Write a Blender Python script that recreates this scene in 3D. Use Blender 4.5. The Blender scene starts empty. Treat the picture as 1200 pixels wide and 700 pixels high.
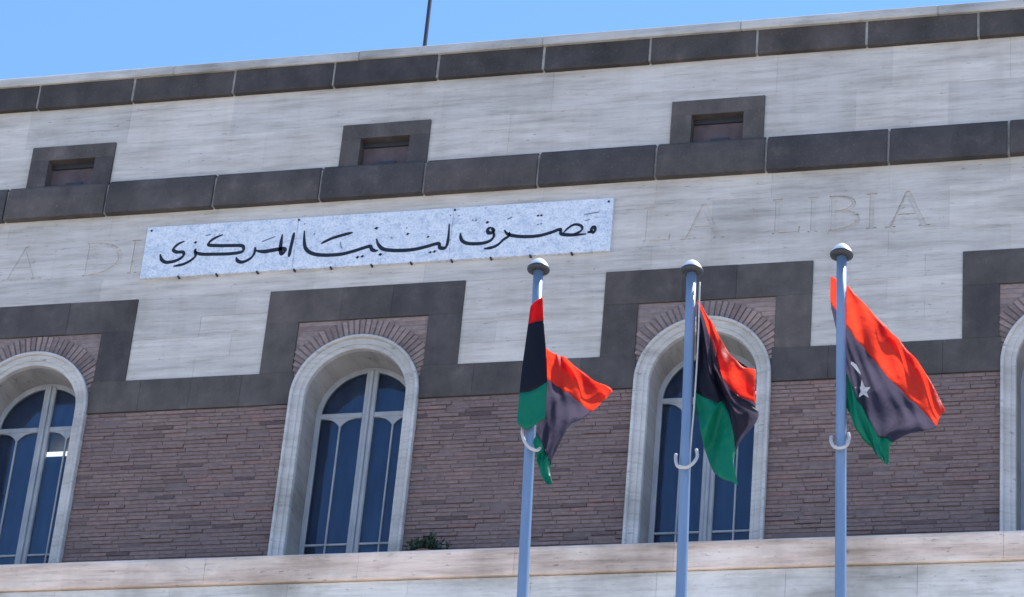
import bpy, bmesh, math, random
from mathutils import Vector, Matrix

scene = bpy.context.scene
C = scene.collection
R = math.radians
rnd = random.Random(7)

# ------------------------------------------------------------------ camera
F_PX, YAW, PITCH, ROLL = 3509.7, R(-17.286), R(29.278), R(5.451)
fwd = Vector((math.sin(YAW) * math.cos(PITCH), math.cos(YAW) * math.cos(PITCH), math.sin(PITCH)))
rt = Vector((math.cos(YAW), -math.sin(YAW), 0))
up = rt.cross(fwd)
rt, up = rt * math.cos(ROLL) + up * math.sin(ROLL), up * math.cos(ROLL) - rt * math.sin(ROLL)
cam_d = bpy.data.cameras.new('camera')
cam = bpy.data.objects.new('camera', cam_d)
C.objects.link(cam)
M4 = Matrix((rt, up, -fwd)).transposed().to_4x4()
M4.translation = Vector((1.597, -29.611, 1.6))
cam.matrix_world = M4
cam_d.sensor_width = 36
cam_d.lens = 36 * F_PX / 1200
cam_d.clip_end = 3000
scene.camera = cam

# ------------------------------------------------------------------ light
SUN_ELEV, SUN_AZ = R(59), R(40)          # azimuth from +Y (behind the building) towards +X
world = bpy.data.worlds.new('World')
scene.world = world
world.use_nodes = True
nt = world.node_tree
bg = nt.nodes['Background']
sky = nt.nodes.new('ShaderNodeTexSky')
sky.sky_type = 'NISHITA'
sky.sun_disc = False
sky.sun_elevation = SUN_ELEV
sky.sun_rotation = SUN_AZ
sky.altitude = 0
sky.air_density = 1.0
sky.dust_density = 0.0
sky.ozone_density = 10.0
nt.links.new(sky.outputs[0], bg.inputs['Color'])
bg.inputs['Strength'].default_value = 0.145
sun_d = bpy.data.lights.new('sun', 'SUN')
sun_d.energy = 5.0
sun_d.angle = R(0.53)
sun_d.color = (1.0, 0.95, 0.88)
sun = bpy.data.objects.new('sun', sun_d)
C.objects.link(sun)
sd = Vector((math.sin(SUN_AZ) * math.cos(SUN_ELEV), math.cos(SUN_AZ) * math.cos(SUN_ELEV), math.sin(SUN_ELEV)))
sun.rotation_euler = sd.to_track_quat('Z', 'Y').to_euler()
sun.location = sd * 60
scene.view_settings.view_transform = 'Standard'
scene.view_settings.look = 'None'
scene.view_settings.gamma = 1
scene.view_settings.use_curve_mapping = False
scene.view_settings.exposure = 1.0

# measured geometry, in metres
STROKES = [[13,[[0.524,0.496],[0.46,0.471],[0.405,0.422],[0.394,0.379],[0.443,0.347],[0.523,0.341],[0.542,0.301],[0.517,0.261],[0.443,0.221],[0.33,0.206],[0.263,0.243],[0.238,0.293],[0.228,0.332]]],[12,[[0.699,0.377],[0.683,0.35],[0.701,0.275],[0.656,0.221],[0.558,0.166],[0.428,0.144]]],[13,[[1.023,0.558],[0.948,0.528],[0.875,0.481],[0.853,0.423],[0.965,0.404],[1.143,0.392],[1.288,0.382],[1.323,0.345],[1.306,0.292],[1.159,0.275],[0.947,0.282],[0.787,0.293],[0.716,0.317],[0.686,0.353]]],[13,[[1.471,0.35],[1.478,0.296],[1.463,0.23],[1.417,0.178],[1.334,0.143],[1.27,0.165],[1.242,0.22]]],[16,[[1.808,0.507],[1.805,0.388],[1.809,0.289],[1.834,0.23],[1.871,0.269],[1.839,0.3],[1.702,0.287],[1.598,0.276],[1.491,0.295]]],[15,[[1.96,0.525],[1.949,0.398],[1.939,0.284],[1.933,0.176]]],[8,[[1.549,0.418],[1.628,0.449],[1.72,0.484]]],[14,[[2.091,0.541],[2.101,0.426],[2.128,0.305],[2.186,0.233],[2.286,0.188],[2.444,0.168],[2.615,0.172],[2.766,0.205],[2.882,0.239],[2.965,0.258],[2.993,0.213],[3.041,0.19],[3.075,0.196]]],[12,[[2.328,0.339],[2.451,0.402],[2.584,0.44],[2.721,0.472]]],[6,[[2.581,0.351],[2.587,0.297],[2.615,0.248]]],[14,[[3.038,0.361],[3.067,0.283],[3.135,0.21],[3.249,0.182],[3.386,0.171],[3.538,0.176],[3.688,0.205],[3.833,0.237],[3.859,0.18],[3.919,0.169],[3.948,0.219],[3.954,0.336],[3.947,0.506]]],[14,[[4.479,0.424],[4.441,0.396],[4.452,0.35],[4.493,0.344],[4.517,0.372],[4.479,0.42]]],[13,[[4.513,0.382],[4.525,0.287],[4.476,0.228],[4.378,0.203],[4.227,0.21],[4.142,0.247],[4.11,0.306],[4.101,0.367]]],[12,[[4.717,0.339],[4.714,0.283],[4.651,0.237],[4.59,0.172],[4.518,0.137],[4.416,0.124]]],[13,[[4.65,0.372],[4.697,0.311],[4.792,0.278],[4.926,0.259],[5.092,0.261],[5.239,0.297],[5.344,0.331],[5.359,0.276],[5.407,0.254],[5.54,0.241],[5.675,0.246]]],[10,[[5.382,0.267],[5.434,0.334],[5.513,0.385],[5.588,0.372],[5.62,0.325],[5.587,0.279],[5.507,0.251]]],[13,[[5.686,0.268],[5.732,0.276],[5.735,0.324],[5.767,0.333],[5.78,0.293],[5.761,0.263],[5.727,0.273]]],[6,[[5.627,0.515],[5.717,0.531],[5.812,0.537]]],[6,[[5.645,0.431],[5.707,0.446]]],[8,[[4.674,0.521],[4.735,0.549]]],[7,[[0.793,0.558],[0.862,0.573]]]]
DOTS = [[0.673,0.47,11],[2.823,0.112,11],[2.883,0.122,11],[3.112,0.133,11],[3.02,0.511,12],[2.224,0.484,7],[2.079,0.638,6],[3.744,0.12,10],[3.797,0.128,11],[3.111,0.133,11],[3.43,0.4,10],[3.694,0.342,9],[3.412,0.487,6],[3.229,0.363,7],[4.427,0.495,11],[4.238,0.539,7],[4.28,0.536,8],[4.057,0.616,6],[3.951,0.628,6],[5.056,0.545,9],[5.099,0.545,9],[5.063,0.42,7],[5.104,0.428,7]]
CLIPS = [0.51,1.01,1.54,2.02,2.49,3.01,3.51,4.02,4.51,5.0,5.51]
F3 = [[[-1.993,-9.87,13.199],[-1.855,-9.97,13.073],[-1.698,-10.06,12.855],[-1.549,-9.95,12.708],[-1.402,-10.05,12.49],[-1.265,-9.96,12.328],[-1.092,-10.03,11.959]],[[-1.986,-9.87,12.957],[-1.845,-9.97,12.714],[-1.735,-10.1,12.533],[-1.605,-10.0,12.361],[-1.413,-10.1,12.11],[-1.292,-10.0,11.992],[-1.155,-10.06,11.812]],[[-1.927,-9.9,12.676],[-1.839,-9.97,12.507],[-1.738,-10.04,12.303],[-1.635,-9.94,12.177],[-1.461,-10.05,11.939],[-1.36,-9.95,11.872],[-1.263,-10.0,11.785]],[[-1.902,-9.92,12.406],[-1.824,-9.98,12.282],[-1.759,-10.08,12.095],[-1.689,-9.97,11.97],[-1.58,-10.07,11.75],[-1.543,-9.98,11.752],[-1.476,-10.04,11.697]],[[-1.891,-9.94,12.14],[-1.817,-9.98,12.007],[-1.748,-10.02,11.826],[-1.64,-9.96,11.703],[-1.571,-10.02,11.592],[-1.54,-9.97,11.566],[-1.503,-10.0,11.515]]]
F2 = [[[-3.022,-9.97,13.025],[-2.986,-10.0,12.968],[-2.862,-10.06,12.746],[-2.774,-9.96,12.588],[-2.635,-10.05,12.391],[-2.537,-9.98,12.386]],[[-3.02,-9.97,12.987],[-2.988,-9.98,12.934],[-2.882,-10.1,12.643],[-2.822,-10.02,12.461],[-2.717,-10.12,12.189],[-2.526,-9.97,12.091]],[[-3.009,-9.97,12.663],[-2.967,-9.97,12.623],[-2.88,-10.04,12.38],[-2.806,-9.95,12.248],[-2.669,-10.06,12.023],[-2.505,-9.95,11.985]],[[-2.992,-9.97,12.232],[-2.962,-9.98,12.189],[-2.829,-10.06,12.096],[-2.759,-9.95,12.099],[-2.681,-10.06,11.879],[-2.657,-9.97,11.695]],[[-2.99,-9.97,12.071],[-2.958,-9.98,12.006],[-2.908,-10.05,11.809],[-2.882,-9.95,11.686],[-2.769,-10.04,11.466],[-2.63,-9.98,11.419]]]
F1A = [[[-4.328,-10.058,12.995],[-4.284,-10.078,13.027],[-4.238,-10.058,13.073]],[[-4.335,-10.058,12.835],[-4.275,-10.08,12.834],[-4.214,-10.058,12.865]],[[-4.348,-10.06,12.502],[-4.255,-10.085,12.52],[-4.171,-10.06,12.589]],[[-4.353,-10.06,12.233],[-4.243,-10.088,12.227],[-4.143,-10.06,12.319]],[[-4.351,-10.06,11.975],[-4.258,-10.085,11.906],[-4.131,-10.06,12.008]]]
F1B = [[[-4.227,-10.03,12.677],[-4.096,-10.08,12.567],[-4.032,-9.98,12.557],[-3.822,-10.06,12.368],[-3.633,-10.0,12.25]],[[-4.205,-10.03,12.413],[-4.066,-10.11,12.281],[-3.996,-10.03,12.253],[-3.868,-10.1,12.121],[-3.782,-10.05,12.062]],[[-4.189,-10.03,12.211],[-4.115,-10.06,12.139],[-4.06,-9.97,12.103],[-3.984,-10.03,12.009],[-3.946,-9.98,11.96]],[[-4.204,-10.03,11.895],[-4.149,-10.06,11.804],[-4.132,-9.98,11.764],[-4.095,-10.02,11.677],[-4.077,-10.0,11.643]],[[-4.234,-10.03,11.853],[-4.192,-10.05,11.724],[-4.17,-10.0,11.632],[-4.104,-10.08,11.482],[-4.024,-10.12,11.43]]]
STAR = [[-1.767,-10.1,12.302],[-1.706,-10.1,12.154]]
RING = [[[-4.319,-10.0,11.975],[-4.303,-10.06,11.884],[-4.268,-10.09,11.795],[-4.22,-10.1,11.736],[-4.173,-10.07,11.728],[-4.163,-10.0,11.792]],[[-3.107,-10.0,11.678],[-3.091,-10.05,11.595],[-3.062,-10.08,11.536],[-2.999,-10.1,11.517],[-2.953,-10.08,11.56],[-2.935,-10.03,11.641],[-2.952,-10.0,11.714]],[[-1.934,-10.0,11.774],[-1.924,-10.05,11.706],[-1.892,-10.08,11.647],[-1.844,-10.1,11.627],[-1.805,-10.07,11.662],[-1.797,-10.02,11.743],[-1.808,-10.0,11.797]]]
HAL2 = [[-2.998,-10.02,13.155],[-2.984,-10.02,12.634],[-2.985,-10.02,12.045],[-3.004,-10.0,11.481],[-3.005,-10.0,10.921],[-2.995,-10.0,10.509]]
POLES = [[[-4.311,-10.0,13.367],[-3.073,-10.0,13.27],[-1.902,-10.0,13.338]],[[-4.206,-10.0,10.546],[-3.001,-10.0,10.509],[-1.826,-10.0,10.473]]]

# ------------------------------------------------------------------ materials
def lin(r, g, b):
    f = lambda c: ((c / 255 + 0.055) / 1.055) ** 2.4 if c > 10 else c / 255 / 12.92
    return (f(r), f(g), f(b), 1)

class Mat:
    def __init__(s, name, rough=0.8, spec=0.3, metal=0.0):
        s.m = bpy.data.materials.new(name)
        s.m.use_nodes = True
        s.t = s.m.node_tree
        s.b = s.t.nodes['Principled BSDF']
        s.b.inputs['Roughness'].default_value = rough
        s.b.inputs['Specular IOR Level'].default_value = spec
        s.b.inputs['Metallic'].default_value = metal
        s.pos = None
    def n(s, kind, **kw):
        x = s.t.nodes.new(kind)
        for k, v in kw.items():
            setattr(x, k, v)
        return x
    def link(s, a, b):
        s.t.links.new(a, b)
    def coord(s, scale=(1, 1, 1), obj=False):
        if obj:
            src = s.n('ShaderNodeTexCoord').outputs['Object']
        else:
            src = s.n('ShaderNodeNewGeometry').outputs['Position']
        mp = s.n('ShaderNodeMapping')
        mp.inputs['Scale'].default_value = scale
        s.link(src, mp.inputs['Vector'])
        return mp.outputs[0]
    def noise(s, scale=1.0, stretch=(1, 1, 1), detail=4, rough=0.6, obj=False):
        x = s.n('ShaderNodeTexNoise')
        x.inputs['Scale'].default_value = scale
        x.inputs['Detail'].default_value = detail
        x.inputs['Roughness'].default_value = rough
        s.link(s.coord(stretch, obj), x.inputs['Vector'])
        return x.outputs['Fac']
    def ramp(s, fac, stops):
        x = s.n('ShaderNodeValToRGB')
        e = x.color_ramp.elements
        while len(e) < len(stops):
            e.new(0.5)
        for el, (p_, c) in zip(e, stops):
            el.position = p_
            el.color = c if len(c) == 4 else (*c, 1)
        s.link(fac, x.inputs['Fac'])
        return x.outputs['Color']
    def mix(s, a, b, fac=0.5, mode='MULTIPLY'):
        x = s.n('ShaderNodeMix', data_type='RGBA', blend_type=mode)
        for sock, v in ((x.inputs[0], fac), (x.inputs[6], a), (x.inputs[7], b)):
            if hasattr(v, 'links'):
                s.link(v, sock)
            else:
                sock.default_value = v
        return x.outputs[2]
    def color(s, c):
        if hasattr(c, 'links'):
            s.link(c, s.b.inputs['Base Color'])
        else:
            s.b.inputs['Base Color'].default_value = c
        return s
    def bump(s, h, strength=0.3, dist=0.01):
        x = s.n('ShaderNodeBump')
        x.inputs['Strength'].default_value = strength
        x.inputs['Distance'].default_value = dist
        s.link(h, x.inputs['Height'])
        s.link(x.outputs[0], s.b.inputs['Normal'])
        return s
    def piece_random(s):
        """a value that differs from piece to piece"""
        o = s.n('ShaderNodeObjectInfo').outputs['Random']
        g = s.n('ShaderNodeNewGeometry').outputs['Random Per Island']
        a = s.n('ShaderNodeMath', operation='ADD')
        s.link(o, a.inputs[0]); s.link(g, a.inputs[1])
        f = s.n('ShaderNodeMath', operation='FRACT')
        s.link(a.outputs[0], f.inputs[0])
        return f.outputs[0]

def g3(v, t=(1, 1, 1)):
    return (v * t[0], v * t[1], v * t[2], 1)

def travertine(name, dark, mid, light, streak=9.0, stain=0.22, rough=0.85, vary=0.10):
    m = Mat(name, rough, 0.25)
    st = m.noise(streak, (0.10, 0.10, 1.0), 6, 0.62)
    base = m.ramp(st, [(0.28, dark), (0.5, mid), (0.74, light)])
    fine = m.ramp(m.noise(30, (0.06, 0.06, 1.0), 3, 0.7), [(0.30, g3(0.72)), (0.48, g3(1.0)), (0.8, g3(1.05))])
    pits = m.ramp(m.noise(26, (0.28, 0.28, 1.0), 4, 0.65), [(0.30, g3(0.45)), (0.37, g3(1))])
    blot = m.ramp(m.noise(0.7, (1, 1, 1.6), 5, 0.65), [(0.3, g3(1 - stain, (1, 0.99, 0.97))), (0.55, g3(1)), (0.8, g3(1.05))])
    run = m.ramp(m.noise(2.4, (1.6, 1.6, 0.16), 4, 0.6), [(0.3, g3(0.82, (1, 0.98, 0.94))), (0.52, g3(1))])
    pr = m.ramp(m.piece_random(), [(0, g3(1 - vary, (1.0, 1.0, 1.0))), (1, g3(1 + vary * 0.5, (1.0, 0.985, 0.97)))])
    c = m.mix(base, fine, 0.75)
    c = m.mix(c, pits, 0.8)
    c = m.mix(c, blot, 1.0)
    c = m.mix(c, run, 0.4)
    c = m.mix(c, pr, 1.0)
    m.color(c)
    m.bump(m.noise(24, (0.10, 0.10, 1.0), 5, 0.7), 0.5, 0.012)
    return m.m

MAT = {}
MAT['stone'] = travertine('wall travertine', g3(0.41, (1, 0.925, 0.86)), g3(0.55, (1, 0.935, 0.875)), g3(0.64, (1, 0.945, 0.89)))
MAT['stone_low'] = travertine('ledge travertine', g3(0.52, (1, 0.94, 0.87)), g3(0.70, (1, 0.95, 0.885)), g3(0.80, (1, 0.96, 0.90)), 5, 0.45)
MAT['lip'] = travertine('lip travertine', g3(0.52, (1, 0.74, 0.58)), g3(0.82, (1, 0.79, 0.655)), g3(0.88, (1, 0.87, 0.76)), 7, 0.4)
MAT['coping'] = travertine('coping stone', g3(0.36, (1, 0.97, 0.92)), g3(0.5, (1, 0.97, 0.93)), g3(0.6), 5, 0.4)
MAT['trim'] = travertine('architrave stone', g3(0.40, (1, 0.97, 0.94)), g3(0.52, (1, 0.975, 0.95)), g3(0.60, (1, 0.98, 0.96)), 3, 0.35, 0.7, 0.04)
MAT['reveal'] = travertine('shade darkened reveal stone', g3(0.26, (1, 0.97, 0.95)), g3(0.34, (1, 0.97, 0.95)), g3(0.40, (1, 0.97, 0.95)), 3, 0.3, 0.75, 0.04)  # architrave stone in a darker tone; recess shade painted into the colour

def basalt(name, lo, hi, tint=(1.08, 0.97, 0.93)):
    m = Mat(name, 0.72, 0.3)
    a = m.ramp(m.noise(3.2, (1, 1, 1), 6, 0.65), [(0.3, g3(lo, tint)), (0.6, g3((lo + hi) / 2, tint)), (0.8, g3(hi * 1.15, (1.14, 1.0, 0.92)))])
    st = m.ramp(m.noise(1.1, (1.4, 1.4, 0.5), 5, 0.6), [(0.33, g3(0.68)), (0.62, g3(1.12))])
    pr = m.ramp(m.piece_random(), [(0, g3(0.82, (0.99, 0.99, 1.02))), (1, g3(1.16, (1.06, 1.0, 0.96)))])
    sp = m.ramp(m.noise(45, (1, 1, 1), 2, 0.6), [(0.62, g3(0)), (0.75, g3(0.05))])
    c = m.mix(m.mix(a, st, 1), pr, 1)
    m.color(m.mix(c, sp, 1.0, 'ADD'))
    m.bump(m.noise(14, (1, 1, 1), 6, 0.7), 0.45, 0.012)
    return m.m
MAT['basalt'] = basalt('dark basalt', 0.055, 0.105)
MAT['basalt_top'] = basalt('dark basalt band', 0.04, 0.085)

m = Mat('pale mortar', 0.9, 0.15)
m.color(m.ramp(m.noise(9, (1, 1, 1), 4), [(0.3, g3(0.34, (1, .98, .95))), (0.7, g3(0.46, (1, .98, .95)))]))
MAT['mortar'] = m.m
m = Mat('tan fan mortar', 0.95, 0.1)
m.color(m.ramp(m.noise(7, (1, 1, 1), 4), [(0.3, g3(0.17, (1, .80, .74))), (0.7, g3(0.26, (1, .80, .74)))]))
MAT['fan_mortar'] = m.m
m = Mat('grey course mortar', 0.9, 0.15)
m.color(m.ramp(m.noise(6, (1, 1, 1), 4), [(0.3, g3(0.18, (1, .96, .9))), (0.7, g3(0.38, (1, .96, .9)))]))
MAT['course_mortar'] = m.m
m = Mat('brick mortar', 0.95, 0.1)
m.color(m.ramp(m.noise(7, (1, 1, 1), 4), [(0.3, g3(0.13, (1, .80, .79))), (0.7, g3(0.19, (1, .80, .79)))]))
MAT['brick_mortar'] = m.m

def brickmat(name, stops):
    m = Mat(name, 0.88, 0.2)
    base = m.ramp(m.piece_random(), stops)
    nz = m.ramp(m.noise(12, (1, 1, 2), 5, 0.65), [(0.3, g3(0.72)), (0.7, g3(1.15))])
    big = m.ramp(m.noise(0.55, (1, 1, 1), 4, 0.6), [(0.35, g3(0.86, (0.98, 0.98, 1.04))), (0.65, g3(1.08, (1.04, 0.99, 0.97)))])
    m.color(m.mix(m.mix(base, nz, 1), big, 1))
    m.bump(m.noise(60, (0.4, 0.4, 1), 4, 0.7), 0.6, 0.006)
    return m.m
MAT['brick'] = brickmat('roman brick', [(0.0, (0.115, 0.085, 0.088, 1)), (0.08, (0.188, 0.140, 0.134, 1)), (0.4, (0.203, 0.152, 0.145, 1)), (0.75, (0.216, 0.163, 0.154, 1)), (0.95, (0.228, 0.17, 0.158, 1)), (1.0, (0.235, 0.152, 0.142, 1))])
MAT['voussoir'] = brickmat('arch brick', [(0.0, (0.19, 0.145, 0.14, 1)), (0.5, (0.25, 0.20, 0.19, 1)), (1.0, (0.30, 0.235, 0.215, 1))])

m = Mat('white marble', 0.35, 0.5)
a = m.ramp(m.noise(11, (1, 1, 1.2), 7, 0.72), [(0.34, (0.46, 0.51, 0.59, 1)), (0.47, (0.62, 0.66, 0.72, 1)), (0.6, (0.72, 0.74, 0.78, 1))])
b_ = m.ramp(m.noise(38, (1, 1, 1), 3, 0.7), [(0.36, g3(0.72, (0.9, 0.95, 1.1))), (0.5, g3(1))])
m.color(m.mix(a, b_, 0.9))
MAT['marble'] = m.m
m = Mat('black lettering', 0.4, 0.4)
m.color((0.012, 0.014, 0.022, 1))
MAT['ink'] = m.m
m = Mat('worn lettering', 0.5, 0.4)
m.color((0.16, 0.2, 0.27, 1))
MAT['ink_worn'] = m.m
m = Mat('dark steel', 0.5, 0.5, 0.6)
m.color((0.06, 0.065, 0.075, 1))
MAT['dark_steel'] = m.m

m = Mat('grey blue painted frame', 0.5, 0.4)
a = m.ramp(m.noise(5, (1, 1, 0.5), 5), [(0.3, (0.25, 0.275, 0.31, 1)), (0.7, (0.38, 0.40, 0.43, 1))])
m.color(a)
MAT['frame'] = m.m
m = Mat('blue blind', 0.7, 0.3)
m.color(m.ramp(m.noise(2.2, (2.6, 2.6, 0.45), 5), [(0.3, (0.010, 0.033, 0.105, 1)), (0.7, (0.05, 0.105, 0.21, 1))]))  # strong streaks in the colour also stand in for uneven glass reflections
MAT['blind'] = m.m
m = Mat('beige lining', 0.8, 0.2)
m.color((0.42, 0.34, 0.24, 1))
MAT['lining'] = m.m
m = Mat('white glowing rail', 0.5, 0.4)
m.color((0.85, 0.84, 0.80, 1))
m.b.inputs['Emission Color'].default_value = (1, 0.95, 0.85, 1)
m.b.inputs['Emission Strength'].default_value = 0.9  # emission added to brighten the rail behind the glass
MAT['rail'] = m.m
m = Mat('dark room', 0.9, 0.1)
m.color((0.03, 0.03, 0.035, 1))
MAT['room'] = m.m
m = Mat('brown board', 0.8, 0.2)
m.color(m.ramp(m.noise(6), [(0.3, (0.085, 0.066, 0.075, 1)), (0.7, (0.135, 0.105, 0.112, 1))]))
MAT['board'] = m.m

gm = bpy.data.materials.new('window glass')
gm.use_nodes = True
t = gm.node_tree
t.nodes.clear()
o = t.nodes.new('ShaderNodeOutputMaterial')
mx = t.nodes.new('ShaderNodeMixShader')
fr = t.nodes.new('ShaderNodeFresnel'); fr.inputs['IOR'].default_value = 1.5
tr = t.nodes.new('ShaderNodeBsdfTransparent'); tr.inputs['Color'].default_value = (0.78, 0.84, 0.9, 1)
gl = t.nodes.new('ShaderNodeBsdfGlossy'); gl.inputs['Roughness'].default_value = 0.02
tn = t.nodes.new('ShaderNodeTexNoise'); tn.inputs['Scale'].default_value = 1.6
tb = t.nodes.new('ShaderNodeBump'); tb.inputs['Strength'].default_value = 0.2; tb.inputs['Distance'].default_value = 0.05
tg = t.nodes.new('ShaderNodeNewGeometry')
t.links.new(tg.outputs['Position'], tn.inputs['Vector'])
t.links.new(tn.outputs['Fac'], tb.inputs['Height'])
t.links.new(tb.outputs[0], gl.inputs['Normal'])
t.links.new(fr.outputs[0], mx.inputs[0]); t.links.new(tr.outputs[0], mx.inputs[1]); t.links.new(gl.outputs[0], mx.inputs[2])
t.links.new(mx.outputs[0], o.inputs['Surface'])
MAT['glass'] = gm

m = Mat('painted pole', 0.34, 0.5, 0.25)
m.color(m.ramp(m.noise(3, (3, 3, 0.35), 5), [(0.3, (0.14, 0.21, 0.32, 1)), (0.7, (0.21, 0.29, 0.40, 1))]))
MAT['pole'] = m.m
m = Mat('white cap', 0.3, 0.5, 0.15)
m.color((0.75, 0.75, 0.74, 1))
MAT['cap'] = m.m
m = Mat('cap underside', 0.5, 0.4, 0.3)
m.color((0.05, 0.053, 0.058, 1))
MAT['cap_dark'] = m.m
m = Mat('pale rope', 0.8, 0.2)
m.color((0.48, 0.46, 0.45, 1))
MAT['rope'] = m.m

def cloth(name, col, trans, fac=0.5, sheen=0.0):
    mt = bpy.data.materials.new(name)
    mt.use_nodes = True
    t = mt.node_tree
    b = t.nodes['Principled BSDF']
    b.inputs['Base Color'].default_value = col
    b.inputs['Roughness'].default_value = 0.55
    b.inputs['Specular IOR Level'].default_value = 0.35
    tl = t.nodes.new('ShaderNodeBsdfTranslucent')
    tl.inputs['Color'].default_value = trans
    mx = t.nodes.new('ShaderNodeMixShader')
    mx.inputs[0].default_value = fac
    tc = t.nodes.new('ShaderNodeNewGeometry')
    wv = t.nodes.new('ShaderNodeTexNoise')
    wv.inputs['Scale'].default_value = 11
    wv.inputs['Detail'].default_value = 5
    bp = t.nodes.new('ShaderNodeBump')
    bp.inputs['Strength'].default_value = 0.35
    bp.inputs['Distance'].default_value = 0.045
    t.links.new(tc.outputs['Position'], wv.inputs['Vector'])
    t.links.new(wv.outputs['Fac'], bp.inputs['Height'])
    t.links.new(bp.outputs[0], b.inputs['Normal'])
    t.links.new(bp.outputs[0], tl.inputs['Normal'])
    out = t.nodes['Material Output']
    t.links.new(b.outputs[0], mx.inputs[1]); t.links.new(tl.outputs[0], mx.inputs[2])
    t.links.new(mx.outputs[0], out.inputs['Surface'])
    return mt
MAT['red'] = cloth('red cloth', (0.50, 0.025, 0.04, 1), (1.0, 0.27, 0.17, 1), 0.8)
MAT['black'] = cloth('black cloth', (0.016, 0.017, 0.032, 1), (0.33, 0.31, 0.39, 1), 0.62)
MAT['green'] = cloth('green cloth', (0.0, 0.20, 0.115, 1), (0.0, 0.18, 0.10, 1), 0.35)
MAT['white'] = cloth('white cloth', (0.85, 0.85, 0.85, 1), (1.0, 1.0, 1.0, 1), 0.6)

m = Mat('pale paving', 0.85, 0.2)
br = m.n('ShaderNodeTexBrick')
br.inputs['Scale'].default_value = 1.0
br.inputs['Color1'].default_value = (0.50, 0.455, 0.395, 1)
br.inputs['Color2'].default_value = (0.44, 0.40, 0.35, 1)
br.inputs['Mortar'].default_value = (0.16, 0.15, 0.14, 1)
br.inputs['Mortar Size'].default_value = 0.012
m.link(m.coord((1.6, 1.6, 1.6)), br.inputs['Vector'])
m.color(m.mix(br.outputs['Color'], m.ramp(m.noise(0.4, (1, 1, 1), 5), [(0.3, g3(0.8)), (0.7, g3(1.1))]), 1))
MAT['paving'] = m.m
m = Mat('roof screed', 0.9, 0.1)
m.color((0.3, 0.28, 0.26, 1))
MAT['roof'] = m.m
m = Mat('leaf', 0.6, 0.3)
m.color(m.ramp(m.piece_random(), [(0, (0.012, 0.03, 0.018, 1)), (1, (0.04, 0.065, 0.04, 1))]))
MAT['leaf'] = m.m
m = Mat('clay pot', 0.8, 0.2)
m.color((0.25, 0.13, 0.09, 1))
MAT['clay'] = m.m

# ------------------------------------------------------------------ builders
def link(o, parent=None):
    C.objects.link(o)
    if parent:
        o.parent = parent
    return o

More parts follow.
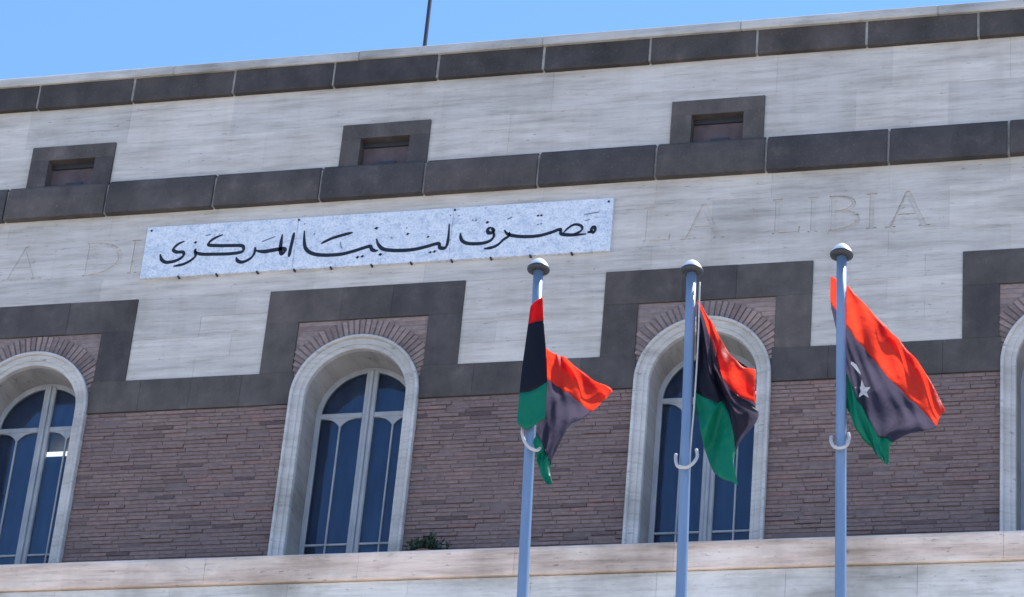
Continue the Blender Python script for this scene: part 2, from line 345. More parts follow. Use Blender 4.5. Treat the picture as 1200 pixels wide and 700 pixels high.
class MB:
    """collects shapes of one part"""
    def __init__(s):
        s.v, s.f = [], []
    def add(s, v, f):
        n = len(s.v)
        s.v += [tuple(x) for x in v]
        s.f += [tuple(i + n for i in q) for q in f]
        return s
    def box(s, x0, x1, y0, y1, z0, z1, ch=0.0):
        """closed box; the front (y0) edges are chamfered by ch"""
        if ch <= 0:
            v = [(x, y, z) for y in (y0, y1) for z in (z0, z1) for x in (x0, x1)]
            f = [(0, 1, 3, 2), (4, 6, 7, 5), (0, 2, 6, 4), (1, 5, 7, 3), (2, 3, 7, 6), (0, 4, 5, 1)]
            return s.add(v, f)
        a = [(x0 + ch, y0, z0 + ch), (x1 - ch, y0, z0 + ch), (x1 - ch, y0, z1 - ch), (x0 + ch, y0, z1 - ch)]
        b = [(x0, y0 + ch, z0), (x1, y0 + ch, z0), (x1, y0 + ch, z1), (x0, y0 + ch, z1)]
        c = [(x0, y1, z0), (x1, y1, z0), (x1, y1, z1), (x0, y1, z1)]
        f = [(0, 1, 2, 3)]
        for i in range(4):
            j = (i + 1) % 4
            f.append((i, 4 + i, 4 + j, j))
            f.append((4 + i, 8 + i, 8 + j, 4 + j))
        f.append((11, 10, 9, 8))
        return s.add(a + b + c, f)
    def prism(s, pts, y0, y1):
        """polygon in x,z extruded along y (pts counter-clockwise seen from the front)"""
        n = len(pts)
        v = [(x, y0, z) for x, z in pts] + [(x, y1, z) for x, z in pts]
        f = [tuple(range(n)), tuple(range(2 * n - 1, n - 1, -1))]
        for i in range(n):
            j = (i + 1) % n
            f.append((i, n + i, n + j, j))
        return s.add(v, f)
    def sweep(s, path, prof):
        """path: (x, z, nx, nz) stations; prof: (offset, y) points"""
        n = len(prof)
        v = [(x + nx * o, y, z + nz * o) for x, z, nx, nz in path for o, y in prof]
        f = []
        for i in range(len(path) - 1):
            for j in range(n - 1):
                f.append((i * n + j, i * n + j + 1, (i + 1) * n + j + 1, (i + 1) * n + j))
        return s.add(v, f)
    def tube(s, pts, r, n=10, caps=True):
        pts = [Vector(p) for p in pts]
        rs = r if isinstance(r, (list, tuple)) else [r] * len(pts)
        v, f = [], []
        ref = Vector((0.3, 1, 0.2)).normalized()
        for i, p in enumerate(pts):
            d = (pts[min(i + 1, len(pts) - 1)] - pts[max(i - 1, 0)]).normalized()
            u = d.cross(ref).normalized()
            w = d.cross(u)
            for k in range(n):
                a = 2 * math.pi * k / n
                v.append(p + (u * math.cos(a) + w * math.sin(a)) * rs[i])
        for i in range(len(pts) - 1):
            for k in range(n):
                f.append((i * n + k, i * n + (k + 1) % n, (i + 1) * n + (k + 1) % n, (i + 1) * n + k))
        if caps:
            f.append(tuple(range(n - 1, -1, -1)))
            f.append(tuple((len(pts) - 1) * n + k for k in range(n)))
        return s.add(v, f)
    def lathe(s, prof, c=(0, 0, 0), n=24):
        v, f = [], []
        for r, z in prof:
            for k in range(n):
                a = 2 * math.pi * k / n
                v.append((c[0] + r * math.cos(a), c[1] + r * math.sin(a), c[2] + z))
        for i in range(len(prof) - 1):
            for k in range(n):
                f.append((i * n + k, i * n + (k + 1) % n, (i + 1) * n + (k + 1) % n, (i + 1) * n + k))
        return s.add(v, f)
    def mesh(s, name, mat):
        me = bpy.data.meshes.new(name)
        me.from_pydata(s.v, [], s.f)
        me.materials.append(mat)
        return me
    def build(s, name, mat, parent=None, smooth=False, fix=True):
        me = s.mesh(name, mat)
        if fix:
            bm = bmesh.new(); bm.from_mesh(me)
            bmesh.ops.recalc_face_normals(bm, faces=bm.faces)
            bm.to_mesh(me); bm.free()
        if smooth:
            me.polygons.foreach_set('use_smooth', [True] * len(me.polygons))
        return link(bpy.data.objects.new(name, me), parent)

def thing(name, label, cat, loc=(0, 0, 0), group=None):
    o = bpy.data.objects.new(name, None)
    C.objects.link(o)
    o.empty_display_size = 0.2
    o['label'] = label; o['category'] = cat
    if group:
        o['group'] = group
    return o

def boxpart(name, mat, parent, *a, **k):
    return MB().box(*a, **k).build(name, MAT[mat], parent, fix=False)

# ------------------------------------------------------------------ ground
g = MB()
g.add([(-400, -400, 0), (400, -400, 0), (400, 400, 0), (-400, 400, 0)], [(0, 1, 2, 3)])
go = g.build('ground', MAT['paving'])
go['kind'] = 'structure'

# ------------------------------------------------------------------ the bank building
bank = thing('bank_building', 'travertine and dark brick bank building with arched windows and black stone bands', 'building')
BAY, X0 = 4.2, -13.648
CEN = [X0 + BAY * k for k in range(-1, 5)]
XL, XR = CEN[0] - 2.1, CEN[-1] + 2.1
Z_COP, Z_D1T, Z_D1B = 22.725, 22.595, 22.237
Z_D2T, Z_D2B = 21.035, 20.559
Z_ST, Z_PB, Z_BT = 19.265, 18.125, 17.698
Z_RECT, Z_SPR = 18.815, 17.775
R_OUT, R_IN, Y_SASH = 0.80, 0.632, 0.48
Z_FLOOR = 15.20

# core walls: brick zone with arched openings, stone zone with the attic openings
def arc(cx, cz, r, a0, a1, n):
    return [(cx + r * math.cos(a0 + (a1 - a0) * i / n), cz + r * math.sin(a0 + (a1 - a0) * i / n)) for i in range(n + 1)]
bw, sw = MB(), MB()
ZS = 18.95
for c in CEN:
    pts = [(c - 2.1, Z_FLOOR - .3), (c - .78, Z_FLOOR - .3)] + [(c - .78, Z_SPR)] + arc(c, Z_SPR, .78, math.pi, 0, 28)[1:-1] + [(c + .78, Z_SPR), (c + .78, Z_FLOOR - .3), (c + 2.1, Z_FLOOR - .3), (c + 2.1, ZS), (c - 2.1, ZS)]
    bw.prism(pts, 0.012, 0.47)
    sw.prism([(c - 2.1, ZS), (c + 2.1, ZS), (c + 2.1, 21.03), (c - 2.1, 21.03)], 0.024, 0.47)
    sw.prism([(c - 2.1, 21.03), (c - .33, 21.03), (c - .33, 21.42), (c + .33, 21.42), (c + .33, 21.03), (c + 2.1, 21.03), (c + 2.1, 22.5), (c - 2.1, 22.5)], 0.007, 0.47)
brick_wall = bw.build('brick_wall', MAT['brick_mortar'], bank)
pb = MB()
for c in CEN[:-1]:
    pb.box(c + 1.24, c + 2.96, .006, .03, Z_PB + .003, ZS + .001)
sw.add(pb.v, pb.f)
stone_wall = sw.build('stone_wall', MAT['mortar'], bank)
# the rest of the block: side and rear walls, roof, upper floor slab
body = MB()
body.box(XL - .3, XL, 0.0, 14, 0, 22.5); body.box(XR, XR + .3, 0.0, 14, 0, 22.5)
body.box(XL - .3, XR + .3, 14, 14.3, 0, 22.5)
body.build('side_wall', MAT['stone'], bank)
boxpart('roof', 'roof', bank, XL, XR, 0.47, 14, 22.2, 22.45)
boxpart('floor_slab', 'room', bank, XL, XR, 0.48, 14, Z_FLOOR - .35, Z_FLOOR - .05)
boxpart('inner_wall', 'room', bank, XL, XR, 3.0, 3.1, Z_FLOOR - .05, 22.2)

# --- stone slabs
def slab(x0, x1, z0, z1, y=0.0, jit=.003):
    gap = .0005
    return MB().box(x0 + gap, x1 - gap, y + rnd.uniform(-jit, jit), .04, z0 + gap, z1 - gap, .0008)
frieze = []
def row(x0, x1, z0, z1, w, off=0.0, keep=None):
    n = max(1, round((x1 - x0) / w))
    xs = [x0 + (x1 - x0) * i / n for i in range(n + 1)]
    if off and n > 1:
        xs = [x0] + [x + off * (x1 - x0) / n for x in xs[:-1]] + [x1]
    for a, b in zip(xs[:-1], xs[1:]):
        o = slab(a, b, z0, z1, jit=.003 if keep is None else .0004).build('stone_slab', MAT['stone'], stone_wall, fix=False)
        if keep is not None:
            keep.append((a, b, o))
for i in range(len(CEN) - 1):
    a, b = CEN[i], CEN[i + 1]
    if i < 3:
        row(a + .571, b - .571, 20.95, 21.61, 1.05)
    elif i == 3:
        row(a + .571, XR, 20.95, 21.61, 1.05)
    for q, (z0, z1) in enumerate(((18.125, 18.41), (18.41, 18.695), (18.695, 18.98), (18.98, 19.265))):
        row(a + 1.235, b - 1.235, z0, z1, .86, .5 if q % 2 else 0)
row(XL, XR, 21.61, 22.30, 1.4)
row(XL, XR, 20.18, 20.65, 1.4)
row(XL, XR, 19.60, 20.18, 1.4, .5, frieze)
row(XL, XR, 19.265, 19.60, 1.4)

# --- carved Roman lettering, cut into the frieze slabs
def stroke(mb, a, b, w):
    a, b = Vector(a), Vector(b)
    d = (b - a).normalized(); n = Vector((-d.y, d.x)) * w / 2
    q = [a - n, b - n, b + n, a + n]
    mb.append([(p.x, p.y) for p in q])
ZB, ZT = 19.655, 20.135
letters = []
def let_I(x):
    return [[(x, ZB), (x, ZT), .055], [(x - .06, ZB + .008), (x + .06, ZB + .008), .018], [(x - .06, ZT - .008), (x + .06, ZT - .008), .018]]
def let_L(x):
    return [[(x, ZB), (x, ZT), .055], [(x - .05, ZB + .012), (x + .27, ZB + .012), .026], [(x - .06, ZT - .008), (x + .06, ZT - .008), .018], [(x + .262, ZB), (x + .27, ZB + .09), .018]]
def let_A(x):
    return [[(x, ZT), (x + .205, ZB), .06], [(x, ZT), (x - .19, ZB), .028], [(x - .12, ZB + .17), (x + .13, ZB + .17), .02], [(x - .25, ZB + .008), (x - .13, ZB + .008), .018], [(x + .14, ZB + .008), (x + .27, ZB + .008), .018]]
def curve(x, z0, z1, rx, w):
    n = 14; r = []
    cz, rz = (z0 + z1) / 2, (z1 - z0) / 2
    pts = [(x + rx * math.cos(t_) , cz + rz * math.sin(t_)) for t_ in [(-.5 + i / n) * math.pi for i in range(n + 1)]]
    for i in range(n):
        k = .35 + .65 * math.cos((-.5 + (i + .5) / n) * math.pi)
        r.append([pts[i], pts[i + 1], w * k])
    return r
def let_B(x):
    return [[(x, ZB), (x, ZT), .055]] + curve(x + .02, ZB + .01, ZB + .27, .27, .055) + curve(x + .02, ZB + .26, ZT - .01, .22, .05) + [[(x - .05, ZB + .008), (x + .04, ZB + .008), .018], [(x - .05, ZT - .008), (x + .04, ZT - .008), .018]]
def let_D(x):
    return [[(x, ZB), (x, ZT), .055]] + curve(x + .04, ZB + .01, ZT - .01, .38, .055) + [[(x - .05, ZB + .008), (x + .06, ZB + .008), .018], [(x - .05, ZT - .008), (x + .06, ZT - .008), .018]]
for L in (let_A(-14.06), let_D(-13.18), let_I(-12.57), let_L(-6.015), let_A(-5.36), let_L(-4.466), let_I(-4.04), let_B(-3.80), let_I(-3.35), let_A(-2.94)):
    letters.append(L)
def carve():
    for a, b, o in frieze:
        ps = []
        for L in letters:
            for p0, p1, w in L:
                if max(p0[0], p1[0]) + .05 > a and min(p0[0], p1[0]) - .05 < b:
                    stroke(ps, p0, p1, w)
        if not ps:
            continue
        mb = MB()
        for i, q in enumerate(ps):
            mb.prism(q, -.05 - .0007 * i, .0095 + .0002 * i)
        cut = mb.build('cutter', MAT['stone'])
        md = o.modifiers.new('carve', 'BOOLEAN')
        md.operation = 'DIFFERENCE'; md.solver = 'EXACT'; md.use_self = True; md.object = cut
        dg = bpy.context.evaluated_depsgraph_get()
        me = bpy.data.meshes.new_from_object(o.evaluated_get(dg))
        o.modifiers.clear()
        if len(me.polygons) > 10:
            o.data = me
        bpy.data.objects.remove(cut)
carve()

# --- dark basalt courses
def course(name, mat, joints, y0, z0, z1, rounded, gap=.014):
    core = boxpart(name, 'course_mortar', bank, XL, XR, y0 + (.032 if rounded else .010), .1, z0 + .012, z1 - (.045 if rounded else .012))
    xs = list(joints)
    while xs[0] > XL + 1.2: xs.insert(0, xs[0] - 1.35)
    while xs[-1] < XR - 1.2: xs.append(xs[-1] + 1.35)
    xs = [XL] + xs + [XR]
    for a, b in zip(xs[:-1], xs[1:]):
        d = rnd.uniform(-.008, .006); dz = rnd.uniform(-.004, .004)
        x0_, x1_ = a + gap, b - gap
        h = z1 - z0
        if rounded:
            prof = [(.12, z0), (y0 + .008, z0), (y0 + .002, z0 + .006), (y0, z0 + h * .25), (y0 - .004, z0 + h * .6), (y0 + .015, z1 - .04), (y0 + .045, z1), (.12, z1)]
        else:
            prof = [(.12, z0), (y0 + .012, z0), (y0, z0 + .012), (y0, z1 - .012), (y0 + .012, z1), (.12, z1)]
        mb = MB(); n = len(prof); v = []
        e = .008
        for x, ins in ((x0_, e), (x0_ + e, 0), (x1_ - e, 0), (x1_, e)):
            for y, z in prof:
                zc = z + dz + (ins if z < (z0 + z1) / 2 else -ins) * .5
                v.append((x, min(y + d + ins, .13) if y < .1 else y, zc))
        f = [tuple(range(n))] + [tuple(3 * n + i for i in range(n - 1, -1, -1))]
        for k in range(3):
            for i in range(n):
                j = (i + 1) % n
                f.append((k * n + i, (k + 1) * n + i, (k + 1) * n + j, k * n + j))
        mb.add(v, f).build('stone_block', MAT[mat], core)
course('roof_course', 'basalt_top', [-14.26, -12.94, -11.56, -10.22, -8.85, -7.48, -6.13, -4.8, -3.46, -2.12], -.08, Z_D1B - .04, Z_D1T - .04, False)
course('string_course', 'basalt', [-14.42, -13.05, -11.6, -10.2, -8.86, -7.42, -5.96, -4.62, -3.16, -1.76], -.10, Z_D2B - .048, Z_D2T - .048, True)
course('coping', 'coping', [-14.9, -12.4, -9.9, -7.5, -5.0, -2.6], -.13, Z_D1T - .062 + .004, Z_COP - .062, False, .004)

# --- dark window surrounds, brick panels, arch bricks
def piece(parent, x0, x1, z0, z1, mat='basalt', y=-.022, name='stone_block', back=.03):
    gp = .0007
    return MB().box(x0 + gp, x1 - gp, y + rnd.uniform(-.0025, .0025), back, z0 + gp, z1 - gp, .0025).build(name, MAT[mat], parent, fix=False)

for ci, c in enumerate(CEN):
    sur = MB()
    sur.box(c - 1.22, c + 1.22, .004, .024, Z_RECT + .01, Z_ST - .01)
    so = sur.build('window_surround', MAT['mortar'], bank)
    piece(so, c - 1.235, c - .30, Z_RECT, Z_ST); piece(so, c - .30, c + .34, Z_RECT, Z_ST); piece(so, c + .34, c + 1.235, Z_RECT, Z_ST)
    for s_ in (-1, 1):
        xa, xb = sorted((c + s_ * .82, c + s_ * 1.235))
        piece(so, xa, xb, Z_PB, Z_RECT)
        xa, xb = sorted((c + s_ * .795, c + s_ * 1.45))
        piece(so, xa, xb, Z_BT, Z_PB)
        xa, xb = sorted((c + s_ * 1.45, c + s_ * 2.1))
        piece(so, xa, xb, Z_BT, Z_PB)
    # brick panel above the arch: backing with corner courses, then radiating bricks
    pan = MB()
    top = [(c + .82, Z_BT + .05), (c + .82, Z_RECT), (c - .82, Z_RECT), (c - .82, Z_BT + .05)]
    pts = [(c - .79, Z_BT + .05)] + arc(c, Z_SPR, .79, math.pi, 0, 24) + [(c + .79, Z_BT + .05)] + top
    pan.prism(pts, .004, .03)
    ap = pan.build('arch_panel', MAT['fan_mortar'], bank)
    NV = 35
    for i in range(NV):
        a = math.pi * (.085 + .83 * (i + .5) / NV)
        w = .83 * math.pi / NV
        ri = .80
        ca, sa = math.cos(a), math.sin(a)
        ro = min(ri + .235, (Z_RECT - .008 - Z_SPR) / max(sa, .01), (.815) / max(abs(ca), .01))
        if ro - ri < .03:
            continue
        ww = w * (ri + ro) / 2 * .5 - .0085
        mid = (ri + ro) / 2; hl = (ro - ri) / 2
        mb = MB().box(-ww, ww, -.012 + rnd.uniform(-.006, .004), .014, -hl, hl, .003)
        vv = []
        for x, y, z in mb.v:
            r_ = mid + z; x = x * r_ / mid
            vv.append((c + ca * r_ + sa * x, y, min(Z_SPR + sa * r_ - ca * x, Z_RECT - .004)))
        mb.v = vv
        mb.build('arch_brick', MAT['voussoir'], ap)
    # fill of the upper corners with level courses
    for s_ in (-1, 1):
        z = Z_RECT - .062
        while z > Z_SPR + .45:
            dz = z + .027 - Z_SPR
            xin = math.sqrt(max(1.045 ** 2 - dz * dz, 0)) if dz < 1.045 else 0
            if xin < .78:
                xa, xb = sorted((c + s_ * (xin + .005), c + s_ * .815))
                piece(ap, xa, xb, z, z + .055, 'voussoir', .0, 'brick', .014)
            z -= .062

# --- roman bricks in the piers (individual in the pier with the most open view)
brick_h, pitch_z = .042, .0515
meshes = []
for L in (.24, .28, .32, .38):
    for k in range(2):
        meshes.append((L, MB().box(-L / 2, L / 2, 0, .04, -brick_h / 2, brick_h / 2, .004).mesh('brick', MAT['brick'])))
field = MB()
count = 0
for i in range(len(CEN) - 1):
    xa, xb = CEN[i] + .80, CEN[i + 1] - .80
    near = (i == 3)
    z = Z_BT - .004 - pitch_z / 2
    rown = 0
    while z > 15.30:
        x = xa - rnd.uniform(0, .22)
        while x < xb:
            L, me = rnd.choice(meshes)
            x0_, x1_ = max(x, xa), min(x + L, xb)
            x += L + .005
            if x1_ - x0_ < .05:
                continue
            t_ = rnd.random()
            y = rnd.uniform(-.004, .004) + (-.012 if t_ < .12 else (.010 if t_ > .90 else 0))
            zz = z + rnd.uniform(-.0025, .0025)
            full = x1_ - x0_ > L - .001
            if near and count < 300 and full and x1_ < xb:
                o = bpy.data.objects.new('brick', me)
                link(o, brick_wall)
                o.location = ((x0_ + x1_) / 2, y, zz)
                count += 1
            else:
                field.box(x0_, x1_, y, .04, zz - brick_h / 2, zz + brick_h / 2, .004)
        z -= pitch_z
        rown += 1
fo = field.build('brick_field', MAT['brick'], brick_wall, fix=False)
fo['kind'] = 'stuff'

# --- arched windows
def archpath(c, n=36):
    """stations up the left jamb, round the arch and down; offset = radius"""
    p_ = [(c, Z_FLOOR - .1, -1, 0), (c, Z_SPR, -1, 0)]
    for i in range(1, n):
        a = math.pi - math.pi * i / n
        p_.append((c, Z_SPR, math.cos(a), math.sin(a)))
    return p_ + [(c, Z_SPR, 1, 0), (c, Z_FLOOR - .1, 1, 0)]
for ci, c in enumerate(CEN):
    P = archpath(c)
    w = MB().sweep(P, [(.802, .03), (.802, -.060), (.797, -.074), (.785, -.081), (.770, -.078), (.760, -.066), (.756, -.048), (.756, -.036), (.748, -.032), (.690, -.036), (.684, -.030), (.684, -.018), (.676, -.014), (.645, -.016), (.636, -.010), (.632, .0), (.632, .06)]).build('arched_window', MAT['trim'], bank, fix=False)
    for pgn in w.data.polygons:
        pgn.use_smooth = False
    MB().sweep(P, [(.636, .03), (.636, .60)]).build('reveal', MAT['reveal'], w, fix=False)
    MB().sweep(P, [(.634, Y_SASH), (.580, Y_SASH), (.574, Y_SASH + .008), (.574, Y_SASH + .05)]).build('frame', MAT['frame'], w, fix=False)
    ys = Y_SASH
    mo = .025
    # central mullion of two meeting stiles and a cover strip
    MB().box(c + mo - .075, c + mo + .075, ys - .012, ys + .05, Z_FLOOR - .05, Z_SPR + .60, .012).build('mullion', MAT['frame'], w, fix=False)
    MB().box(c + mo - .022, c + mo + .022, ys - .04, ys - .011, Z_FLOOR - .05, Z_SPR + .585, .008).build('cover_strip', MAT['frame'], w, fix=False)
    for s_ in (-1, 1):
        xa, xb = sorted((c + mo + s_ * .076, c + s_ * .60))
        MB().box(xa, xb, ys - .006, ys + .05, Z_SPR - .035, Z_SPR + .03, .008).build('transom', MAT['frame'], w, fix=False)
        MB().box(xa, xb, ys + .002, ys + .045, 16.06, 16.085, .004).build('rail', MAT['frame'], w, fix=False)
        cx = (c + mo + s_ * .085 + c + s_ * .58) / 2
        MB().box(cx - .011, cx + .011, ys + .004, ys + .034, Z_FLOOR - .05, Z_SPR - .12, .004).build('glazing_bar', MAT['frame'], w, fix=False)
        MB().prism([(cx - .20, Z_SPR - .034), (cx - .10, Z_SPR - .06), (cx - .045, Z_SPR - .10), (cx, Z_SPR - .155), (cx + .045, Z_SPR - .10), (cx + .10, Z_SPR - .06), (cx + .20, Z_SPR - .034)], ys + .006, ys + .030).build('bracket', MAT['frame'], w)
        # panes
        MB().box(xa, xb, ys + .022, ys + .026, Z_FLOOR - .05, Z_SPR - .03).build('pane', MAT['glass'], w, fix=False)
        a0 = arc(c, Z_SPR, .585, math.asin(.03 / .585), math.acos((.076 + s_ * mo) / .585), 14)
        pl = [(c + mo + s_ * .076, Z_SPR + .03)] + [(c + s_ * (x - c), z) for x, z in a0]
        if s_ < 0:
            pl = pl[::-1]
        MB().prism(pl, ys + .022, ys + .026).build('pane', MAT['glass'], w)
        # blind: folded slats behind the glass
        ztop = Z_SPR + .66
        zb0 = Z_FLOOR - .04
        low = (ci == 1 and s_ > 0)
        if low:
            ztop = 17.41
        bl = MB(); v = []
        yb = ys + .11
        x0_, x1_ = (c - .70, c + .02) if s_ < 0 else (c + .03, c + .70)
        n = int((ztop - zb0) / .05)
        for k in range(n + 1):
            z = zb0 + (ztop - zb0) * k / n
            v += [(x0_, yb + .012, z), (x1_, yb + .012, z), (x0_, yb - .012, z + .040), (x1_, yb - .012, z + .040)]
        for k in range(2 * n + 1):
            bl.f.append((2 * k, 2 * k + 1, 2 * k + 3, 2 * k + 2))
        bl.v = v
        bl.build('blind', MAT['blind'], w, fix=False)
        if low:
            boxpart('glowing_rail', 'rail', w, x0_, x1_, yb - .035, yb + .02, ztop + .035, ztop + .085)  # head rail of the lowered blind, made to glow so it stays white
            boxpart('curtain', 'lining', w, x0_, x1_, yb + .12, yb + .14, ztop - .1, Z_SPR + .05)
            bl2 = MB(); bl2.box(x0_, x1_, yb - .01, yb + .01, Z_SPR + .0, Z_SPR + .66)
            bl2.build('upper_blind', MAT['blind'], w, fix=False)

# --- attic windows
for ci, c in enumerate(CEN[:4]):
    a = MB().box(c - .56, c + .56, .004, .03, 21.43, 21.60).build('attic_window', MAT['basalt'], bank)
    piece(a, c - .571, c + .571, 21.40, 21.61, y=-.03)
    piece(a, c - .571, c - .318, 20.99, 21.40, y=-.03); piece(a, c + .318, c + .571, 20.99, 21.40, y=-.03)
    rv = MB()
    rv.sweep([(c - .318, 20.99, 0, 0), (c - .318, 21.40, 0, 0), (c + .318, 21.40, 0, 0), (c + .318, 20.99, 0, 0)], [(0, -.01), (0, .16)])
    rv.build('reveal', MAT['basalt'], a)
    boxpart('back_panel', 'board', a, c - .34, c + .34, .13, .16, 20.95, 21.45)
    boxpart('frame', 'dark_steel', a, c - .318, c + .318, .10, .13, 21.34, 21.40)
    boxpart('vent', 'dark_steel', a, c - .10, c + .12, .11, .13, 21.06, 21.13)

# --- ledge in front of the arched windows
led = boxpart('ledge', 'stone_low', bank, XL, XR, -.90, .022, 14.95, Z_FLOOR)
LJ = [-17, -15.6, -13.9, -12.32, -10.6, -8.79, -7.0, -5.22, -3.4, -1.7, .1, 1.9, 3.7]
xs = [XL] + LJ + [XR]
for a, b in zip(xs[:-1], xs[1:]):
    d = rnd.uniform(-.004, .004)
    mb = MB(); v = []
    z0, z1, y0 = 14.925, 15.268, -1.0 + d
    prof = [(-.89, z0), (y0 + .01, z0), (y0, z0 + .01), (y0, z1 - .05), (y0 + .012, z1 - .018), (y0 + .04, z1), (-.70, z1), (-.70, z1 - .10), (-.89, z1 - .10)]
    n = len(prof)
    for x in (a + .0012, b - .0012):
        v += [(x, y, z) for y, z in prof]
    f = [tuple(range(n)), tuple(range(2 * n - 1, n - 1, -1))] + [(i, n + i, n + (i + 1) % n, (i + 1) % n) for i in range(n)]
    mb.add(v, f).build('lip_block', MAT['lip'], led)
low = boxpart('lower_wall', 'mortar', bank, XL, XR, -.90, .0, 0, 14.90)
XJ = [-16.6, -15.2, -13.8, -12.4, -11.0, -9.6, -8.2, -6.8, -5.4, -4.0, -2.6, -1.2, .2, 1.6, 3.0]
for q in range(18):
    z1 = 14.918 - q * .82; z0 = z1 - .82
    xs = [XL] + [x + (.7 if q % 2 else 0) for x in XJ] + [XR]
    for a, b in zip(xs[:-1], xs[1:]):
        MB().box(a + .001, b - .001, -.955 + rnd.uniform(-.003, .003), -.89, max(z0, 0) + .001, z1 - .001, .002).build('stone_slab', MAT['stone_low'], low, fix=False)

# ------------------------------------------------------------------ marble sign with the bank's name
SX, SZ, SY = -12.43, 19.545, -.05
sign = thing('sign', 'white marble plaque with black Arabic calligraphy mounted across the facade', 'sign')
for i in range(3):
    a = SX + 5.98 * i / 3; b = SX + 5.98 * (i + 1) / 3
    MB().box(a + .0015, b - .0015, SY, -.001, SZ, SZ + .735, .004).build('marble_slab', MAT['marble'], sign, fix=False)
def spline(pts, n=7):
    P = [Vector(p) for p in pts]
    out = []
    for i in range(len(P) - 1):
        p0, p1, p2, p3 = P[max(i - 1, 0)], P[i], P[i + 1], P[min(i + 2, len(P) - 1)]
        for k in range(n):
            t_ = k / n
            out.append(.5 * ((2 * p1) + (p2 - p0) * t_ + (2 * p0 - 5 * p1 + 4 * p2 - p3) * t_ ** 2 + (3 * p1 - p0 - 3 * p2 + p3) * t_ ** 3))
    return out + [P[-1]]
PXM = 1 / 6.3667 / 92.0           # zoomed pixel to metre on the plaque
def pen(pts, w, name, mat):
    pts = spline([(SX + u, SZ + v_) for u, v_ in pts])
    n = len(pts); mb = MB(); v = []
    nib = Vector((math.cos(R(62)), math.sin(R(62))))
    for i, p_ in enumerate(pts):
        d = (pts[min(i + 1, n - 1)] - pts[max(i - 1, 0)]).normalized()
        nn = Vector((-d.y, d.x))
        k = .62 + .5 * abs(nn.dot(nib))
        e = min(1, .35 + 5 * min(i, n - 1 - i) / n)
        h = nn * (w * PXM * .5 * k * e)
        for q, y in ((p_ + h, SY - .004), (p_ - h, SY - .004), (p_ + h, SY + .002), (p_ - h, SY + .002)):
            v.append((q.x, y, q.y))
    f = []
    for i in range(n - 1):
        a, b = 4 * i, 4 * i + 4
        f += [(a, a + 1, b + 1, b), (a + 2, b + 2, b + 3, a + 3), (a, b, b + 2, a + 2), (a + 1, a + 3, b + 3, b + 1)]
    f += [(0, 2, 3, 1), (4 * n - 4, 4 * n - 3, 4 * n - 1, 4 * n - 2)]
    mb.add(v, f).build(name, MAT[mat], sign)
for w, pts in STROKES:
    pen(pts, w * 1.9 if w > 9 else w * 1.3, 'letter_stroke', 'ink' if w > 9 else 'ink_worn')
for u, v_, r_ in DOTS:
    s_ = r_ * PXM * 1.3
    x, z = SX + u, SZ + v_
    mb = MB().prism([(x - s_, z - .3 * s_), (x + .1 * s_, z - .8 * s_), (x + s_, z + .3 * s_), (x - .1 * s_, z + .8 * s_)], SY - .004, SY + .002)
    mb.build('letter_dot', MAT['ink' if r_ > 8 else 'ink_worn'], sign)
for u in CLIPS:
    MB().tube([(SX + u, -.002, SZ - .004), (SX + u, SY - .004, SZ - .004)], [.015, .013], 10).build('clip', MAT['dark_steel'], sign)
for u, v_ in ((.06, .68), (5.92, .68), (2.0, .70), (4.0, .70)):
    MB().tube([(SX + u, SY + .004, SZ + v_), (SX + u, SY - .012, SZ + v_)], [.016, .013], 10).build('bolt', MAT['dark_steel'], sign)

# ------------------------------------------------------------------ roof mast
MB().tube([(-10.02, 2.6, 22.3), (-10.02, 2.6, 24.0), (-10.02, 2.6, 27.5)], [.032, .030, .024], 10).build('antenna_mast', MAT['dark_steel'])
ms = bpy.data.objects['antenna_mast']
ms['label'] = 'thin dark metal mast standing on the roof against the sky'; ms['category'] = 'mast'

# ------------------------------------------------------------------ plant on the ledge
pl = thing('plant', 'small dark green bushy plant on the ledge beside an arched window', 'plant')
px, py = -8.15, -.62
MB().lathe([(0.0, 0), (.10, 0), (.125, .16), (.14, .16), (.14, .19), (.12, .19), (.0, .17)], (px, py, Z_FLOOR - .002), 18).build('pot', MAT['clay'], pl)
stem, lv = MB(), MB()
for k in range(46):
    az = rnd.uniform(0, 6.283); el = rnd.uniform(R(12), R(80)); L = rnd.uniform(.20, .34)
    d = Vector((math.cos(az) * math.cos(el), math.sin(az) * math.cos(el) * .8, math.sin(el)))
    b0 = Vector((px + rnd.uniform(-.05, .05), py + rnd.uniform(-.05, .05), Z_FLOOR + .15))
    pts = [b0, b0 + d * L * .5, b0 + d * L + Vector((0, 0, -.05 * rnd.random()))]
    stem.tube(pts, [.006, .005, .003], 5)
    for q in range(20):
        t_ = rnd.uniform(.25, 1.0)
        p_ = b0 + d * L * t_
        a = Vector((rnd.gauss(0, 1), rnd.gauss(0, 1), rnd.gauss(.3, 1))).normalized() * rnd.uniform(.04, .085)
        n_ = a.cross(Vector((rnd.gauss(0, 1), rnd.gauss(0, 1), rnd.gauss(0, 1)))).normalized() * rnd.uniform(.009, .018)
        lv.add([p_, p_ + a * .5 + n_, p_ + a, p_ + a * .5 - n_], [(0, 1, 2, 3)])
stem.build('stem', MAT['leaf'], pl)
lv.build('foliage', MAT['leaf'], pl, fix=False)

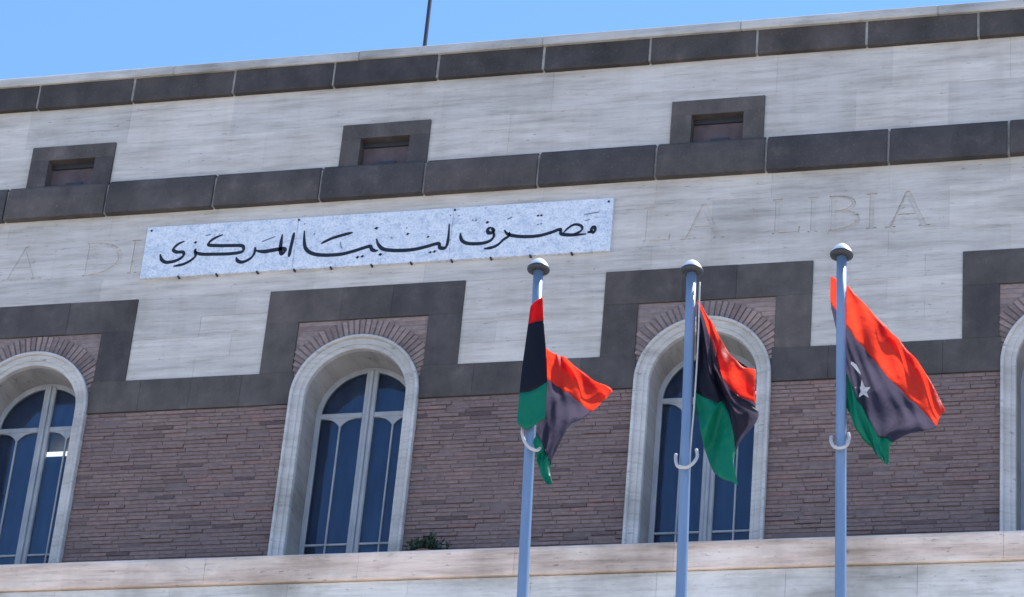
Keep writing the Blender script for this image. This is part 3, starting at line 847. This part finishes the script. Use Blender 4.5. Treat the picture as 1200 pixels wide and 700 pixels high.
# ------------------------------------------------------------------ flagpoles and flags
pole_labels = ['flagpole whose limp flag is wrapped round its shaft', 'flagpole standing between the two other flagpoles',
               'flagpole carrying the flag with the visible white star']
for i in range(3):
    tp, bt = Vector(POLES[0][i]), Vector(POLES[1][i])
    d = (tp - bt) / (tp.z - bt.z)
    base = bt - d * bt.z
    fp = thing('flagpole', pole_labels[i], 'flagpole', group='flagpoles in front of the facade')
    n = 28
    pts = [base + d * (tp.z * k / n) for k in range(n + 1)]
    MB().tube(pts, [.052 - .013 * min(1, k / n) for k in range(n + 1)], 20).build('shaft', MAT['pole'], fp, smooth=True)
    MB().lathe([(0, 0), (.26, 0), (.26, .02), (.13, .035), (.11, .10), (.0, .10)], base, 24).build('base_plate', MAT['dark_steel'], fp)
    MB().lathe([(.040, -.022), (.060, -.020), (.087, -.012), (.090, -.004), (.090, .010), (.084, .016)], tp, 28).build('collar', MAT['cap_dark'], fp, smooth=True)
    MB().lathe([(.085, .012), (.079, .030), (.063, .056), (.040, .080), (.016, .098), (.0, .102)], tp, 28).build('cap', MAT['cap'], fp, smooth=True)
    MB().tube(spline(RING[i], 6), .013, 8).build('halyard_ring', MAT['rope'], fp, smooth=True)
    if i == 1:
        hal = spline(HAL2, 6)
    else:
        o_ = Vector((-.01, .06, 0))
        hal = [base + d * z + o_ for z in (tp.z - .02, tp.z - 1, tp.z - 2.2, tp.z - 5, 1.3)]
    if i == 1:
        hal += [base + d * z + Vector((0.02, .065, 0)) for z in (8, 5, 1.3)]
    MB().tube(hal, .007, 6).build('halyard', MAT['rope'], fp, smooth=True)

def sheet(rows, nu=9, nv=9, rip=1.0):
    """smooth cloth through a grid of control points; returns fine rows, nv per control row"""
    fine = [spline(r, nu) for r in rows]
    cols = [spline([fr_[k] for fr_ in fine], nv) for k in range(len(fine[0]))]
    out = [[c_[j] for c_ in cols] for j in range(len(cols[0]))]
    for j, r in enumerate(out):
        for k, p_ in enumerate(r):
            e = rip * min(1.0, k / (1.3 * nu))
            p_.y += e * (.016 * math.sin(k * .30 + j * .34) + .009 * math.sin(k * .5 - j * .8 + 1.0))
            p_.z += e * .005 * math.sin(k * .8 + j * .5)
    return out
def band(mb, rows):
    n = len(rows[0])
    mb.add([p_ for r in rows for p_ in r], [(j * n + k, j * n + k + 1, (j + 1) * n + k + 1, (j + 1) * n + k) for j in range(len(rows) - 1) for k in range(n - 1)])
def damp(rows, f=.55):
    return [[(x, -10 + (y + 10) * f, z) for x, y, z in r] for r in rows]
def make_flag(label, sheets, folds=()):
    fl = thing('flag', label, 'flag', group='national flags on the poles')
    mbs = [MB(), MB(), MB()]
    for rows in sheets:
        s_ = sheet(rows, rip=.15 if len(rows[0]) == 3 else 1)
        for mb, (a, b) in zip(mbs, ((0, 9), (9, 27), (27, 36))):
            band(mb, s_[a:b + 1])
    # folded-back second layers, added to darken the light through the cloth: (sheet, band, rows, columns, distance behind)
    for si, bi, ja, jb, ka, kb, dy in folds:
        s_ = sheet(sheets[si], rip=.15 if len(sheets[si][0]) == 3 else 1); nk = len(s_[0]) - 1; nj = len(s_) - 1
        band(mbs[bi], [[p_ + Vector((0, dy * math.sin(math.pi * (.15 + .7 * q / max(1, len(r) - 1))), 0)) for q, p_ in enumerate(r[int(ka * nk):int(kb * nk) + 1])] for r in s_[ja:jb + 1]])
    parts = []
    for mb, nm, mt in zip(mbs, ('red_band', 'black_band', 'green_band'), ('red', 'black', 'green')):
        o = mb.build(nm, MAT[mt], fl, smooth=True, fix=False)
        sl = o.modifiers.new('cloth', 'SOLIDIFY'); sl.thickness = .0015
        parts.append(o)
    return fl, parts
make_flag('limp red, black and green flag wrapped round its pole with one red corner blown out', [F1A, damp(F1B)],
          [(1, 0, 0, 4, .25, 1, .03)] + [(0, q, *jj, 0, 1, -.004 * n_) for n_ in (1, 2, 3) for q, jj in enumerate(((0, 9), (9, 27), (27, 36)))])  # extra layers over the wrap, added to darken the wrapped cloth
make_flag('red, black and green flag hanging in folds before an arched window', [damp(F2, .8)],
          [(0, 1, 9, 27, 0, .95, .06), (0, 1, 9, 26, 0, .7, .10), (0, 0, 5, 9, .5, 1, .05), (0, 2, 27, 36, 0, .75, .06)])
f3, parts3 = make_flag('red, black and green flag blown diagonally outward with white star and crescent showing', [damp(F3)],
          [(0, 0, 0, 3, .45, 1, .03), (0, 2, 27, 36, 0, .8, .05)])
# star and crescent sewn on the black band
blk = [v_.co.copy() for v_ in parts3[1].data.vertices]
def snap(x, z):
    b = min(blk, key=lambda q: (q.x - x) ** 2 + (q.z - z) ** 2)
    return b.y
def emblem(name, pts):
    ys_ = [snap(x, z) for x, z in pts]
    y = min(ys_) - .010
    ax = sum(p_[0] for p_ in pts) / len(pts)
    mb = MB()
    n = len(pts)
    cx, cz = sum(p_[0] for p_ in pts) / n, sum(p_[1] for p_ in pts) / n
    yc = snap(cx, cz) - .014
    v = [(cx, yc, cz)] + [(x, snap(x, z) - .014, z) for x, z in pts]
    mb.add(v, [(0, 1 + k, 1 + (k + 1) % n) for k in range(n)])
    o = mb.build(name, MAT['white'], parts3[1], fix=False)
    sl = o.modifiers.new('cloth', 'SOLIDIFY'); sl.thickness = .002
sx, sz = STAR[1][0], STAR[1][2]
emblem('star', [(sx + (.072 if k % 2 == 0 else .030) * .80 * math.cos(R(100 + 36 * k)), sz + (.072 if k % 2 == 0 else .030) * 1.15 * math.sin(R(100 + 36 * k))) for k in range(10)])
cx, cz = STAR[0][0], STAR[0][2]
outer = [(cx - .028, cz + .075), (cx - .012, cz + .068), (cx + .012, cz + .045), (cx + .040, cz - .01), (cx + .046, cz - .035), (cx + .020, cz - .010), (cx - .010, cz + .03), (cx - .030, cz + .055)]
emblem('crescent', outer)
